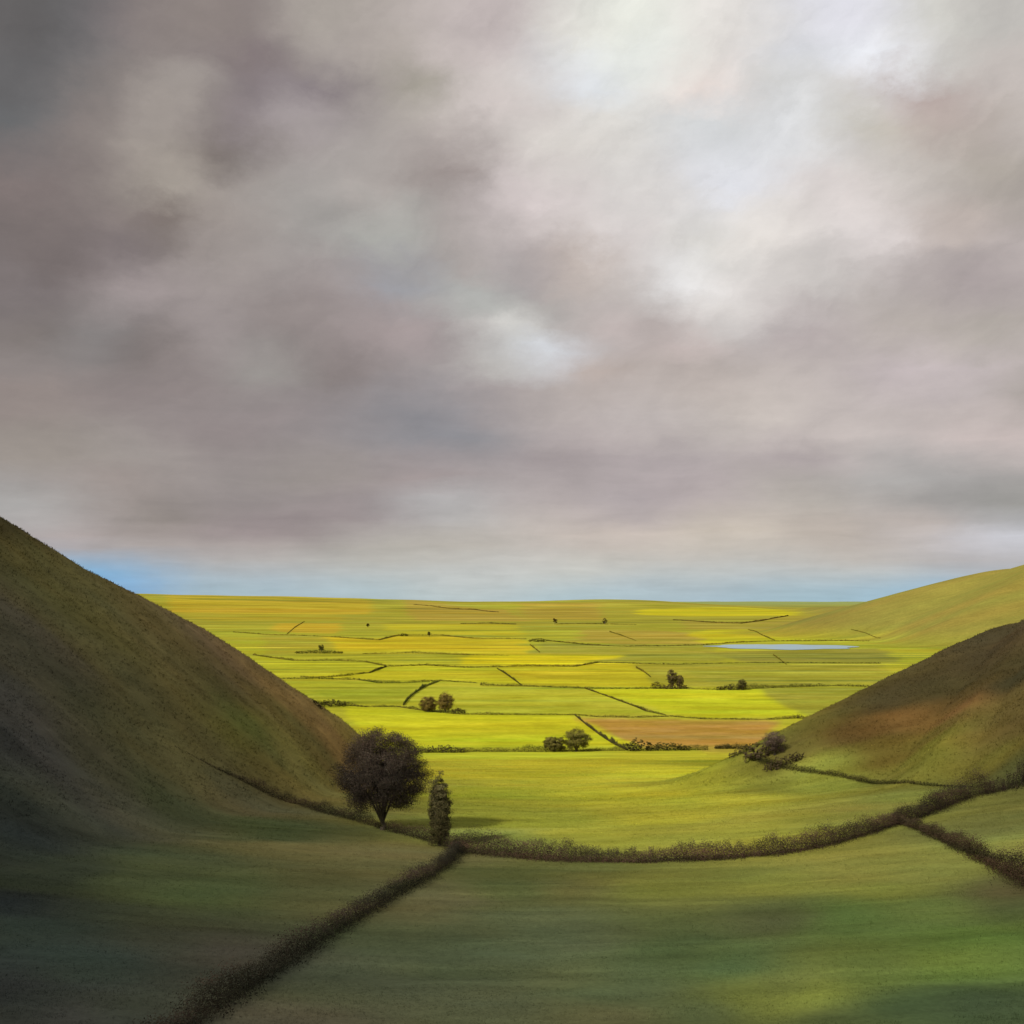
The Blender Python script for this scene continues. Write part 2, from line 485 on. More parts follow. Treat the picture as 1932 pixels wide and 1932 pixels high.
# warped coordinates let the boundaries meander a little
wx = X + (6 + Y * 0.010) * fbm(X / 60, Y / 60, 3); wy = Y + (2 + Y * 0.006) * fbm(X / 90 + 5, Y / 90, 3)
sel = Y > 330
for poly, c in FIELDS:
    P = np.array([[(p[0] - 966) * K, (p[1] - HY) * K] for p in poly])
    P = [(a * 58 / b, 58 / b) for a, b in P]
    m = np.zeros(X.shape, bool); m[sel] = inpoly(P, wx[sel], wy[sel])
    pc[m] = pc[m] * 0.22 + 0.78 * lin(c) / PE
def project_poly(poly):
    P = np.array([[(p[0] - 966) * K, (p[1] - HY) * K] for p in poly])
    return [(a * 58 / b, 58 / b) for a, b in P]
tan_poly = [tuple(at(*p)[:2]) for p in TAN]
tan_m = np.zeros(X.shape, bool); tan_m[sel] = inpoly(tan_poly, wx[sel], wy[sel])
pc[tan_m] = lin((168, 132, 56)) / PE
# blur a little on the grid so that field edges are not knife sharp
pcg = pc.reshape(nr, nc, 3)
for _ in range(6):
    pcg[:, 1:-1] = (pcg[:, :-2] + 2 * pcg[:, 1:-1] + pcg[:, 2:]) / 4
    pcg[1:-1] = (pcg[:-2] + 2 * pcg[1:-1] + pcg[2:]) / 4
pc = pcg.reshape(-1, 3)
lw = np.log(np.maximum(Y, 50))
s1 = fbm(X / (0.16 * np.maximum(Y, 300)), lw * 22, 4); s2 = fbm(X / (0.05 * np.maximum(Y, 300)) + 9, lw * 55, 3)
s3 = fbm(X / (0.22 * np.maximum(Y, 300)) + 31, lw * 30 + 4, 3)
pc = pc * (1 + 0.20 * s1 + 0.26 * s2)[:, None] * np.stack([1 + 0.10 * s3, 1 - 0.05 * s3, 1 + 0.5 * s2 - 0.1 * s3], -1)
# straggling pale mown strips and darker, greener strips
strip = sm(0.50, 0.62, fbm(X / (0.30 * np.maximum(Y, 300)) + 77, lw * 70 + 3, 2)) * sm(500, 900, Y)
pc = pc * (1 + strip * 0.5)[:, None]
dark = sm(0.34, 0.55, fbm(X / (0.35 * np.maximum(Y, 300)) + 3, lw * 45 + 13, 3)) * sm(420, 700, Y)
pc = pc * (1 - dark[:, None] * np.array([0.40, 0.30, 0.0]))
# distance haze painted in: the farthest ground turns cooler and greener
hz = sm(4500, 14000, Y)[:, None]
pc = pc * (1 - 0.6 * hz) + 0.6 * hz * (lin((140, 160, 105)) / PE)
# far right hill: dull olive
fh = sm(-30, 25, F_ - G_)[:, None]
fhc = lin((142, 130, 56)) / PE
pc = pc * (1 - fh) + fh * fhc * (1 + 0.25 * fbm(X / 120, Y / 200, 4))[:, None] * np.stack([1 + 0.12 * s3, 1 - 0.03 * s3, 1 + 0 * s3], -1)

hillm = np.maximum(sm(-1.0, 3.0, L_ - G_), sm(-1.0, 3.0, R_ - G_))
wgt = (plain * (1 - hillm * (Y < 500)))[:, None]
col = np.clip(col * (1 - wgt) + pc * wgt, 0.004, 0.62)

P3 = np.stack([X, Y, Z], 1).reshape(nr, nc, 3)
du = np.gradient(P3, axis=1); dv = np.gradient(P3, axis=0)
NR = np.cross(du, dv).reshape(-1, 3); NR /= np.linalg.norm(NR, axis=1)[:, None]; NR *= np.sign(NR[:, 2])[:, None]
idx = np.arange(nr * nc).reshape(nr, nc)
FA = np.stack([idx[:-1, :-1], idx[:-1, 1:], idx[1:, 1:], idx[1:, :-1]], -1).reshape(-1, 4)
fL = ((L_ > G_) & (L_ > R_) & (Y < 600))[FA[:, 0]]
fR = ((R_ > G_) & ~(L_ > R_) & (Y < 600))[FA[:, 0]] & ~fL
fF = ((F_ > G_ + 6) & (Y > 500))[FA[:, 0]] & ~fL & ~fR
fT = tan_m[FA[:, 0]] & ~fL & ~fR & ~fF
fP = (Y > 390)[FA[:, 0]] & ~fL & ~fR & ~fF & ~fT
fG = ~(fL | fR | fF | fT | fP)
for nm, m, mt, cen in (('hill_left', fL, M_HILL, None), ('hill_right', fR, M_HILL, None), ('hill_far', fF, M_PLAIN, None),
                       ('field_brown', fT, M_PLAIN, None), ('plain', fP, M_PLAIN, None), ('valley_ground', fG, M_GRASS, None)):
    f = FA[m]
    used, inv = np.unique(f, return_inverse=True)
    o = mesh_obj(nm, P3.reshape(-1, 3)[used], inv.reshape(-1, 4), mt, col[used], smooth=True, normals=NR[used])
    o['kind'] = 'structure'

# ------------------------------------------------------------------ pond
def pond():
    n = 90; V = [(322, 1200, -57.6)]; c = []
    for i in range(n):
        t = 2 * math.pi * i / n
        r = 1 + 0.10 * math.sin(3 * t + 1) + 0.06 * math.sin(7 * t) + 0.04 * math.sin(11 * t + 2)
        cx = math.copysign(abs(math.cos(t)) ** 1.25, math.cos(t))
        V.append((325 + 88 * r * cx, 1200 + 74 * r * math.sin(t) * (0.9 + 0.2 * math.cos(t)), -57.6))
    F = [(0, 1 + i, 1 + (i + 1) % n) for i in range(n)]
    m, nt, N, L = new_mat('water')
    out = N.new('ShaderNodeOutputMaterial'); b = N.new('ShaderNodeBsdfPrincipled')
    b.inputs['Base Color'].default_value = (0.24, 0.38, 0.47, 1); b.inputs['Roughness'].default_value = 0.3
    b.inputs['IOR'].default_value = 1.33
    nz = N.new('ShaderNodeTexNoise'); nz.inputs['Scale'].default_value = 0.35; nz.inputs['Detail'].default_value = 4
    geo = N.new('ShaderNodeNewGeometry'); L.new(geo.outputs['Position'], nz.inputs['Vector'])
    bp = N.new('ShaderNodeBump'); bp.inputs['Strength'].default_value = 0.04; bp.inputs['Distance'].default_value = 0.05
    L.new(nz.outputs['Fac'], bp.inputs['Height']); L.new(bp.outputs['Normal'], b.inputs['Normal'])
    L.new(b.outputs[0], out.inputs[0])
    o = mesh_obj('lake', V, F, m); o['kind'] = 'structure'
pond()

# ------------------------------------------------------------------ hedges
def hedge(label, path, hpx, wid=1.0, colr=(0.06, 0.05, 0.02), gap=0.0, seed=0, dens=1.0, group=None, name='hedge', taper=(0, 0), rough=0.5):
    """path on the survey grid (foot of the hedge); hpx = apparent height in survey units"""
    r = np.random.default_rng(100 + seed)
    far = seed >= 8
    W = np.array([at(*p, far=far) for p in path])
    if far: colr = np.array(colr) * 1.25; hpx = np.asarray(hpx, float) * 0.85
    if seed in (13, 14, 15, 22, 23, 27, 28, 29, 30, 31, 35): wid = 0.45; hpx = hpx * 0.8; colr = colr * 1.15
    # densify along the ground
    d = np.r_[0, np.cumsum(np.linalg.norm(np.diff(W[:, :2], axis=0), axis=1))]
    n = max(60, int(d[-1] / 0.7)); t = np.linspace(0, d[-1], n)
    x = np.interp(t, d, W[:, 0]); y = np.interp(t, d, W[:, 1])
    hp = np.interp(t, d, np.broadcast_to(np.asarray(hpx, float), (len(W),)))
    h = hp * K * y
    ln = t / max(3.0, y.mean() * 0.02)
    prof = np.clip(1 + rough * fbm(ln + seed * 3.1, ln * 0 + seed, 3) + 0.25 * vnoise(ln * 6, ln * 0 + 3.3), 0.25, 2.2)
    h = h * prof
    if taper[0]: h *= sm(0, taper[0], t / d[-1])
    if taper[1]: h *= sm(0, taper[1], 1 - t / d[-1])
    leaf = np.maximum(0.13, 1.5 * K * y)
    if not far: leaf = np.maximum(0.13, 1.15 * K * y)
    seg = np.gradient(t)
    num = seg * np.maximum(h, leaf) / leaf ** 2 * 7 * dens
    if gap: num = num * (fbm(ln * 1.3 + 50, ln * 0, 2) > -0.6 + gap)
    tot = int(np.clip(num.sum(), 200, 150000))
    i = r.choice(n, tot, p=num / num.sum())
    px_ = x[i] + r.uniform(-.5, .5, tot) * seg[i]; py_ = y[i].copy()
    tx = np.gradient(x); ty = np.gradient(y); tl = np.hypot(tx, ty); nx = -ty / tl; ny = tx / tl
    hz_ = r.beta(1.2, 1.3, tot)
    half = wid * np.maximum(h[i] * 0.45, leaf[i] * 0.5) * np.sqrt(np.clip(1 - (hz_ * 0.95) ** 2, 0.05, 1))
    off = r.normal(0, 0.5, tot) * half
    along = np.interp(i + r.uniform(-.5, .5, tot), np.arange(n), x), np.interp(i + r.uniform(-.5, .5, tot), np.arange(n), y)
    cx = along[0] + nx[i] * off; cy = along[1] + ny[i] * off
    cz = height(cx, cy) + hz_ * h[i] * (1 + 0.12 * r.normal(size=tot))
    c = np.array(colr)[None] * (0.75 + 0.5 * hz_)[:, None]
    mot = fbm(cx / (2 + h.mean() * 2), cy / (2 + h.mean() * 2) + cz, 2)
    c = c * (1 + 0.45 * mot)[:, None] * np.stack([1 + .15 * mot, 1 - .1 * mot, 1 + 0 * mot], -1)
    o0 = np.array([x[n // 2], y[n // 2], height(x[n // 2], y[n // 2])])
    sgn = off / (half + 1e-6)
    bias = np.stack([nx[i] * sgn, ny[i] * sgn, 0.25 + 0.9 * hz_], 1)
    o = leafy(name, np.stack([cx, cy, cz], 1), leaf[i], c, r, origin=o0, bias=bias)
    return tag(o, label, 'hedge', group)

DK = (0.062, 0.048, 0.030); DK2 = (0.034, 0.027, 0.021)
MID = (0.060, 0.056, 0.014); FAR = (0.13, 0.115, 0.018)
hedge('long dark brown hedge curving across the valley floor below the bright field', [(858,1602),(940,1614),(1020,1622),(1130,1626),(1240,1626),(1400,1617),(1500,1607),(1580,1590),(1640,1572),(1700,1552)], [34,36,32,30,32,32,34,32,30,26], 1.8, (0.088,0.062,0.042), seed=1, dens=1.6)
hedge('blackish hedge climbing to the right edge above the fork in the hedgerows', [(1690,1556),(1740,1540),(1790,1518),(1840,1500),(1890,1490),(1932,1480),(2040,1462),(2200,1445),(2700,1400),(3300,1340)], [22,28,34,40,38,36,38,38,38,38], 1.8, (0.058,0.043,0.032), seed=2, rough=0.6, dens=1.6)
hedge('brown hedge running down from the fork to the lower right edge', [(1702,1556),(1735,1566),(1775,1584),(1820,1606),(1866,1632),(1932,1664),(2010,1700),(2100,1750),(2400,1890),(2900,2100)], [14,18,22,28,34,44,46,46,48,50], 1.5, (0.070,0.054,0.032), seed=3, dens=1.4)
hedge('low brown hedge descending the foot of the left hill to the big tree', [(330,1408),(400,1446),(480,1484),(560,1516),(640,1540),(700,1556),(730,1566)], [5,10,15,18,20,17,15], 1.6, (0.060,0.047,0.030), seed=4, taper=(0.3,0))
hedge('short dark hedge between the big tree and the slim bushy tree', [(735,1568),(780,1578),(820,1590),(862,1604)], [16,20,26,30], 1.6, DK, seed=5)
hedge('wide dark hedge running from the hedge corner down to the bottom left', [(866,1606),(838,1636),(790,1664),(740,1692),(700,1718),(650,1746),(600,1778),(540,1816),(480,1856),(420,1892),(370,1926),(300,1975),(230,2030),(60,2170)], [22,26,28,30,32,36,40,44,46,48,50,52,54,56], 1.9, (0.056,0.048,0.034), seed=6, rough=0.35)
hedge('thin dark hedge along the foot of the right hill', [(1400,1428),(1460,1446),(1520,1456),(1600,1468),(1700,1478),(1790,1484),(1860,1480)], [12,11,9,9,9,8,5], 1.5, (0.055,0.050,0.022), seed=7, taper=(0.05,0.25))

hedge('hedge at the near edge of the plain, left of the round green trees', [(784,1419),(840,1420),(900,1418),(960,1418),(1030,1418)], [12,14,6,11,12], 1.3, MID, seed=8)
hedge('hedge at the near edge of the plain, right of the round green trees', [(1030,1418),(1100,1417),(1180,1416),(1250,1416),(1335,1415)], [7,6,12,14,8], 1.3, MID, seed=9)
hedge('short hedge joining the brown field corner to the right hill', [(1349,1412),(1390,1412),(1420,1418),(1446,1424)], [8,11,14,18], 1.3, (0.06,0.05,0.022), seed=10)
hedge('thin hedge along the far side of the brown field', [(1085,1349),(1128,1353),(1200,1354),(1268,1352),(1326,1357),(1452,1358),(1505,1355),(1545,1359)], [4,4,4,4,3.5,4,9,4], 1.2, (0.055,0.045,0.014), seed=11)
hedge('hedge passing in front of the twin brown trees on the plain', [(598,1331),(650,1331),(689,1334),(753,1334),(812,1343),(869,1348),(993,1349),(1085,1349)], [9,7,5,5,6,6,4,4], 1.2, MID, seed=12)
hedge('diagonal hedge on the left side of the brown field', [(1085,1350),(1110,1371),(1135,1389),(1160,1405),(1182,1415)], [4,8,10,13,14], 0.8, (0.06,0.052,0.022), seed=13, rough=0.8)
hedge('diagonal hedge between the two middle fields, thickest near its lower end', [(1103,1299),(1140,1312),(1167,1322),(1200,1334),(1218,1342),(1262,1351)], [3,4,5,6,7,3], 0.8, (0.06,0.052,0.014), seed=14, gap=0.2)
hedge('dark short hedge slanting up behind the twin brown trees', [(761,1331),(770,1319),(779,1311),(799,1297),(830,1285)], [6,7,8,8,4], 0.8, (0.075,0.082,0.018), seed=15)
hedge('black thin hedge with a kink across the middle of the plain', [(567,1278),(607,1279),(655,1275),(697,1270),(729,1258),(805,1255.5),(882,1260),(993,1257)], [4,4,4,4,4.5,3.5,3.5,3.5], 1.0, (0.055,0.05,0.012), seed=16)
hedge('right half of the long thin hedge crossing the middle of the plain', [(993,1257),(1085,1258),(1128,1250.5),(1272,1254),(1416,1251),(1540,1251),(1661,1252)], [3.5,3.5,3,3,2.5,2.5,2.5], 1.0, (0.055,0.052,0.014), seed=17)
hedge('faint hedge nearest the left hill on the middle plain', [(478,1236),(496,1239),(556,1247),(635,1247),(689,1249),(728,1257)], [3,3,5,6,4,4], 1.0, FAR, seed=18)
hedge('green straggling hedge above the slanting short hedge', [(520,1281),(600,1281),(676,1283),(715,1289),(766,1289),(830,1285),(900,1289)], [3,4,4,6,5,5,2], 1.0, (0.06,0.066,0.014), seed=19)
hedge('thin hedge leading right toward the tall dark clump', [(906,1293),(940,1294),(993,1295),(1092,1299),(1182,1300),(1236,1300)], [6,5,4,4,4,5], 1.0, MID, seed=20)
hedge('dark hedge trailing right from the low dark clump', [(1236,1300),(1290,1300),(1354,1302),(1412,1300),(1480,1297),(1577,1294),(1640,1296)], [4,3,4,9,8,6,4], 1.0, MID, seed=21)
hedge('short slanting hedge between the kinked hedge and the next one', [(938,1262),(950,1269),(960,1276),(974,1286),(985,1294)], [3,4.5,5,5,4], 0.8, MID, seed=22)
hedge('faint slanting hedge left of the tall dark clump', [(1200,1260),(1215,1268),(1228,1278)], [4,5,3], 0.8, FAR, seed=23)
hedge('thin hedge bounding the orange fields from the left', [(440,1193),(496,1197),(612,1201),(715,1208),(735,1203),(753,1199),(830,1199),(894,1205),(993,1206)], [2,2,2.2,3,3,2.5,2.5,2.5,2], 1.0, FAR, seed=24)
hedge('olive hedge above the brightest yellow strip', [(684,1234),(730,1233),(779,1232.5),(830,1234),(882,1236),(960,1237)], [2,3.5,4,4,3,2], 1.0, FAR, seed=25)
hedge('brown hedge passing behind the lake from the low scrub', [(1031,1209),(1110,1217),(1178,1220),(1260,1219),(1326,1217),(1400,1212),(1462,1210),(1577,1209),(1640,1210)], [3,2.5,2.5,2.5,2,2.5,2.5,3,2], 1.0, (0.07,0.05,0.012), seed=26)
hedge('tiny slanting hedge under the low scrub', [(1000,1217),(1008,1223),(1018,1231)], [3,4,3], 0.8, FAR, seed=27)
hedge('slanting hairline hedge between the tan field and the lake', [(1150,1192),(1175,1200),(1200,1209)], [2.5,2.5,1.5], 0.8, FAR, seed=28)
hedge('slanting hairline hedge meeting the far bank of the lake', [(1412,1188),(1437,1198),(1462,1209)], [2,2.5,2.5], 0.8, FAR, seed=29)
hedge('rightmost slanting hairline hedge beyond the lake', [(1606,1188),(1634,1195),(1661,1204)], [2,2,2], 0.8, FAR, seed=30)
hedge('slanting hairline hedge on the near side of the lake', [(1459,1236),(1472,1245),(1484,1254)], [3,3,2], 0.8, FAR, seed=31)
hedge('thick brown hedge below the far right yellow strip', [(1270,1170),(1290,1171),(1350,1175),(1398,1176.5),(1440,1171),(1487,1162)], [1.5,2,2.5,3,2,1.5], 1.0, (0.075,0.052,0.014), seed=32)
hedge('short brown hedge on the far plain left of centre', [(869,1177),(920,1176.5),(974,1178)], [2,2.5,2], 1.0, (0.06,0.05,0.014), seed=33)
hedge('farthest brown hedge, slanting just below the horizon', [(780,1141),(817,1144),(880,1150),(941,1155)], [1.5,2,2,1.5], 1.0, (0.09,0.06,0.02), seed=34)
hedge('faint slanting hedge beside the leftmost orange field', [(542,1196),(556,1184),(574,1173)], [2,2,1.5], 0.8, FAR, seed=35)
hedge('faint hedge joining the two dotted trees on the far plain', [(1050,1178),(1095,1177),(1141,1178),(1200,1179)], [2,2.5,2.5,1.5], 1.0, FAR, seed=36, gap=0.2)

# ------------------------------------------------------------------ trees and bushes
def clump_leaves(r, cx, cy, cz, rx, ry, rz, nclump, nleaf, shell=0.75, low=-0.9, shape=None, cf=0.16):
    """leaf positions: many small clumps spread through an uneven crown volume"""
    P = []
    k = 0
    while k < nclump:
        d = r.normal(size=3); d /= np.linalg.norm(d)
        if d[2] < low: continue
        rad = shell + (1 - shell) * r.random() if r.random() < 0.72 else r.random() ** 0.6 * shell
        lump = 1 + 0.10 * math.sin(3.1 * d[0] * 2 + 1.3) * math.cos(2.7 * d[2] * 2) + 0.07 * math.sin(7 * d[0] + 5 * d[1])
        p = d * rad * lump * (0.93)
        if shape is not None: p = shape(p)
        P.append(p); k += 1
    P = np.array(P) * np.array([rx, ry, rz]) + np.array([cx, cy, cz])
    cs = min(rx, rz) * cf
    i = r.integers(0, nclump, nleaf)
    sc = r.uniform(0.6, 1.25, nclump)
    q = r.normal(size=(nleaf, 3)); q /= np.linalg.norm(q, axis=1)[:, None]
    q *= (r.random(nleaf) ** 0.45)[:, None] * (sc[i] * cs)[:, None] * np.array([1.25, 1.25, 0.8])
    return P[i] + q, i, r.normal(size=nclump)

def tree(label, px, foot, top, wpx, Yoff=0.0, colr=(0.04, 0.035, 0.025), nleaf=9000, seed=0, name='tree', cat='tree', group=None,
         crown_low=0.30, limbs=7, nclump=150, shape=None, lean=0.0, stem=1.0, tint=None, cf=0.24):
    r = np.random.default_rng(900 + seed)
    p = at(px, foot); p[1] += Yoff
    p[0] = (px - 966) * K * p[1]; p[2] = float(height(p[0], p[1]))
    Hh = (foot - top) * K * p[1]; Wd = wpx * K * p[1]
    root = bpy.data.objects.new(name, None); COL.objects.link(root); root.location = p
    tag(root, label, cat, group)
    cz = Hh * (crown_low + 1) / 2; rz = Hh * (1 - crown_low) / 2
    r0 = Hh * 0.030 * stem + 0.05
    V = []; F = []; nv = 0
    def add(pts, rad):
        nonlocal nv
        a, b = tube(pts, rad, 9); V.append(a); F.append(b + nv); nv += len(a)
    fork = Hh * crown_low * 0.75
    add([(0, 0, -0.4), (0, 0, 0.02 * Hh), (lean * .3 + .02 * Hh, 0, fork * .5), (lean, 0.01 * Hh, fork), (lean * 1.2, 0, cz)],
        [r0 * 1.9, r0 * 1.35, r0, r0 * .9, r0 * .35])
    for k in range(limbs):
        a = 2 * math.pi * (k + r.uniform(-.25, .25)) / limbs
        el = r.uniform(0.15, 0.95)
        tx = math.cos(a) * Wd * .5 * 0.82 * math.cos(el * 1.2); ty = math.sin(a) * Wd * .5 * .82 * math.cos(el * 1.2)
        tz = cz + rz * 0.75 * math.sin(el * 1.3) * r.uniform(.3, 1)
        s = np.array([lean, 0, fork * r.uniform(0.75, 1.15)])
        e = np.array([tx + lean, ty, tz])
        m1 = s * .6 + e * .4 + np.array([0, 0, 0.04 * Hh]); m2 = s * .25 + e * .75 + r.normal(0, .02 * Hh, 3)
        add([s, m1, m2, e], [r0 * .62, r0 * .42, r0 * .26, r0 * .08])
    mesh_obj('trunk', np.concatenate(V), np.concatenate(F), M_BARK, parent=root, smooth=True)
    C, ci, cn = clump_leaves(r, lean, 0, cz, Wd / 2, Wd / 2 * 0.9, rz, nclump, nleaf, shape=shape, cf=cf)
    leaf = max(0.17, 1.6 * K * p[1])
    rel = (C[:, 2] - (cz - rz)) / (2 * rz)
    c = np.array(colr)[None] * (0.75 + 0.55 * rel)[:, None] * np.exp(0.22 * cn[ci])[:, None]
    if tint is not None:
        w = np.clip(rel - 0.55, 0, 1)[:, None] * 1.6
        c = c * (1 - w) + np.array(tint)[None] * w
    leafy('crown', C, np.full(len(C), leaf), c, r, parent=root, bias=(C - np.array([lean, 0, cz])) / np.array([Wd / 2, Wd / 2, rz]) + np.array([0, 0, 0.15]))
    return root

def dome(p):     # broad crown, flat and ragged below
    p = p.copy()
    if p[2] < 0: p[2] *= 0.88; p[:2] *= 1.12
    else:
        p[:2] *= 1.06 - 0.20 * p[2]; p[2] *= 1.04
    return p

def column(p):   # bluntly rounded column
    p = p.copy(); z = min(abs(p[2]), 0.97); w = 1.0 if p[2] < 0.5 else math.sqrt(max(0.0, 1 - ((min(p[2], 1) - 0.5) / 0.5) ** 2))
    p[:2] *= w * 0.86 / math.sqrt(1 - z * z); return p

tree('big dark round-crowned tree standing alone at the foot of the left hill', 722, 1566, 1370, 166, colr=(0.068, 0.055, 0.044), nleaf=150000, seed=1,
     name='lone_tree', crown_low=0.10, limbs=11, nclump=560, shape=dome, tint=(0.12, 0.085, 0.055), stem=0.5, cf=0.20)
tree('slim column-shaped bushy tree growing from the hedge beside the big tree', 830, 1596, 1458, 42, colr=(0.115, 0.102, 0.046), nleaf=45000, seed=2,
     name='bushy_tree', crown_low=-0.06, limbs=6, nclump=260, cf=0.34, stem=0.5, shape=column)
tree('round green tree, taller of the pair on the near edge of the plain', 1088, 1418, 1374, 52, colr=(0.13, 0.118, 0.03), nleaf=16000, seed=3, name='round_tree', crown_low=0.02, group='round green trees beside the brown field')
tree('round green tree, lower left one of the pair on the near edge of the plain', 1047, 1418, 1388, 48, colr=(0.12, 0.105, 0.03), nleaf=14000, seed=4, name='round_tree', crown_low=0.0, group='round green trees beside the brown field')
tree('brown tree, taller right one of the twin trees on the plain', 840, 1343, 1306, 32, colr=(0.17, 0.125, 0.035), nleaf=10000, seed=5, name='field_tree', crown_low=0.02, group='twin brown trees on the plain')
tree('brown tree, wider left one of the twin trees on the plain', 808, 1343, 1313, 34, colr=(0.145, 0.105, 0.03), nleaf=10000, seed=6, name='field_tree', crown_low=0.0, group='twin brown trees on the plain')
tree('tall narrow dark tree rising out of the scrub in the middle of the plain', 1268, 1299, 1261, 20, colr=(0.10, 0.078, 0.034), nleaf=4500, seed=7, name='dark_tree', crown_low=0.1)
tree('small dark tree leaning on the right of the tall narrow one', 1282, 1299, 1272, 16, colr=(0.105, 0.08, 0.034), nleaf=2500, seed=8, name='dark_tree', crown_low=0.1)
tree('little dark tree standing on the low clump to the right of the tall one', 1400, 1302, 1281, 18, colr=(0.085, 0.076, 0.026), nleaf=2500, seed=9, name='dark_tree', crown_low=0.08)
tree('purplish bare-topped tree at the toe of the right hill', 1462, 1424, 1378, 44, colr=(0.15, 0.11, 0.085), nleaf=9000, seed=10, name='hillside_tree', crown_low=0.1)
tree('tiny dot of a tree on the far plain, nearer the centre line', 1047, 1178, 1166, 9, colr=(0.07, 0.05, 0.014), nleaf=500, nclump=30, seed=11, name='distant_tree', crown_low=0.15, limbs=4)
tree('tiny oval tree on the far plain to the right of the dotted one', 1141, 1178, 1166, 9, colr=(0.07, 0.055, 0.014), nleaf=500, nclump=30, seed=12, name='distant_tree', crown_low=0.1, limbs=4)
tree('tiny dark tree on the hedge above the yellow strip', 810, 1201, 1191, 7, colr=(0.035, 0.03, 0.01), nleaf=500, nclump=30, seed=13, name='distant_tree', crown_low=0.15, limbs=4)
tree('tiny lone tree far left in the gold fields', 694, 1184, 1176, 6, colr=(0.06, 0.05, 0.01), nleaf=400, nclump=25, seed=14, name='distant_tree', crown_low=0.15, limbs=4)
tree('small green tree on top of the faint scrub near the left hill', 606, 1230, 1215, 12, colr=(0.07, 0.07, 0.016), nleaf=900, nclump=40, seed=15, name='distant_tree', crown_low=0.1, limbs=4)

def bush(label, px, foot, top, wpx, colr, seed, nleaf=3500, name='bush', group=None, Yoff=0):
    r = np.random.default_rng(1300 + seed)
    p = at(px, foot); p[1] += Yoff; p[0] = (px - 966) * K * p[1]; p[2] = float(height(p[0], p[1]))
    Hh = (foot - top) * K * p[1]; Wd = wpx * K * p[1]
    nb = max(3, int(wpx / max(foot - top, 1) * 2.0)); Cs = []
    for k in range(nb):
        t = (k + .5) / nb + r.uniform(-.2, .2) / nb
        hh = Hh * (0.45 + 0.55 * math.sin(math.pi * min(max(t, 0.08), 0.92)) * r.uniform(0.7, 1.1))
        C, _, _ = clump_leaves(r, (t - .5) * Wd, r.uniform(-.15, .15) * Hh, hh * .45, max(Wd / nb * 0.85, hh * .4), hh * .6, hh * .52, 34, nleaf // nb, low=-1)
        Cs.append(C)
    C = np.concatenate(Cs)
    C[:, 2] = np.maximum(C[:, 2], 0.0)
    gz = height(C[:, 0] + p[0], C[:, 1] + p[1]) - p[2]
    C[:, 2] += gz
    leaf = max(0.17, 1.6 * K * p[1])
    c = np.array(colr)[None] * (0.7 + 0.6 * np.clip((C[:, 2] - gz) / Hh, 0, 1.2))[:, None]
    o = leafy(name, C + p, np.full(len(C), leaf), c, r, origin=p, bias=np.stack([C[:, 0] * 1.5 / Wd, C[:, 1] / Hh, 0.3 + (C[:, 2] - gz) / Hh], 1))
    return tag(o, label, 'bush', group)

bush('long low bush in the hedge to the right of the round green trees', 1262, 1416, 1398, 80, (0.105, 0.096, 0.026), 1, 9000)
bush('dark bush at the lower end of the diagonal hedge by the brown field', 1204, 1417, 1389, 44, (0.10, 0.092, 0.032), 2, 8000)
bush('grey-brown bush against the bright field beside the big tree crown', 838, 1420, 1403, 80, (0.075, 0.062, 0.035), 3, 5000)
bush('small bush at the right end of the brown field hedge gap', 1368, 1413, 1404, 36, (0.055, 0.05, 0.016), 4, 2500)
bush('dusky bush spreading below the purplish tree at the hill toe', 1436, 1430, 1394, 62, (0.14, 0.105, 0.062), 5, 9000)
bush('brown scrub spilling down the toe of the right hill onto the field edge', 1478, 1444, 1420, 74, (0.12, 0.09, 0.05), 15, 7000)
bush('small brown bush left of the dusky bush at the hill toe', 1398, 1422, 1404, 44, (0.14, 0.115, 0.05), 16, 4000)
bush('low dark bush at the left end of the hedge by the left hill', 626, 1333, 1315, 54, (0.09, 0.082, 0.024), 6, 4500)
bush('low bush trailing off to the right of the twin brown trees', 864, 1346, 1333, 26, (0.085, 0.07, 0.022), 7, 2500)
bush('squat bush on the left of the tall narrow dark tree', 1240, 1299, 1284, 26, (0.12, 0.10, 0.028), 8, 2500)
bush('spreading scrub around the foot of the tall narrow dark tree', 1274, 1300, 1286, 44, (0.12, 0.09, 0.03), 9, 3500)
bush('low dark clump on the hedge right of the tall narrow tree', 1380, 1302, 1289, 54, (0.085, 0.074, 0.024), 10, 4000)
bush('faint green scrub near the left hill on the middle plain', 602, 1233, 1225, 90, (0.095, 0.10, 0.02), 11, 3500)
bush('low scrub at the left end of the brown hedge behind the lake', 1015, 1211, 1202, 32, (0.08, 0.066, 0.016), 12, 1500)
bush('tiny dark flat bush left of the tiny dark hedge tree', 762, 1200, 1193, 14, (0.04, 0.032, 0.01), 13, 600)
bush('lone tuft of gorse on the crest of the left hill', 599, 1332, 1320, 16, (0.04, 0.03, 0.018), 14, 1200)

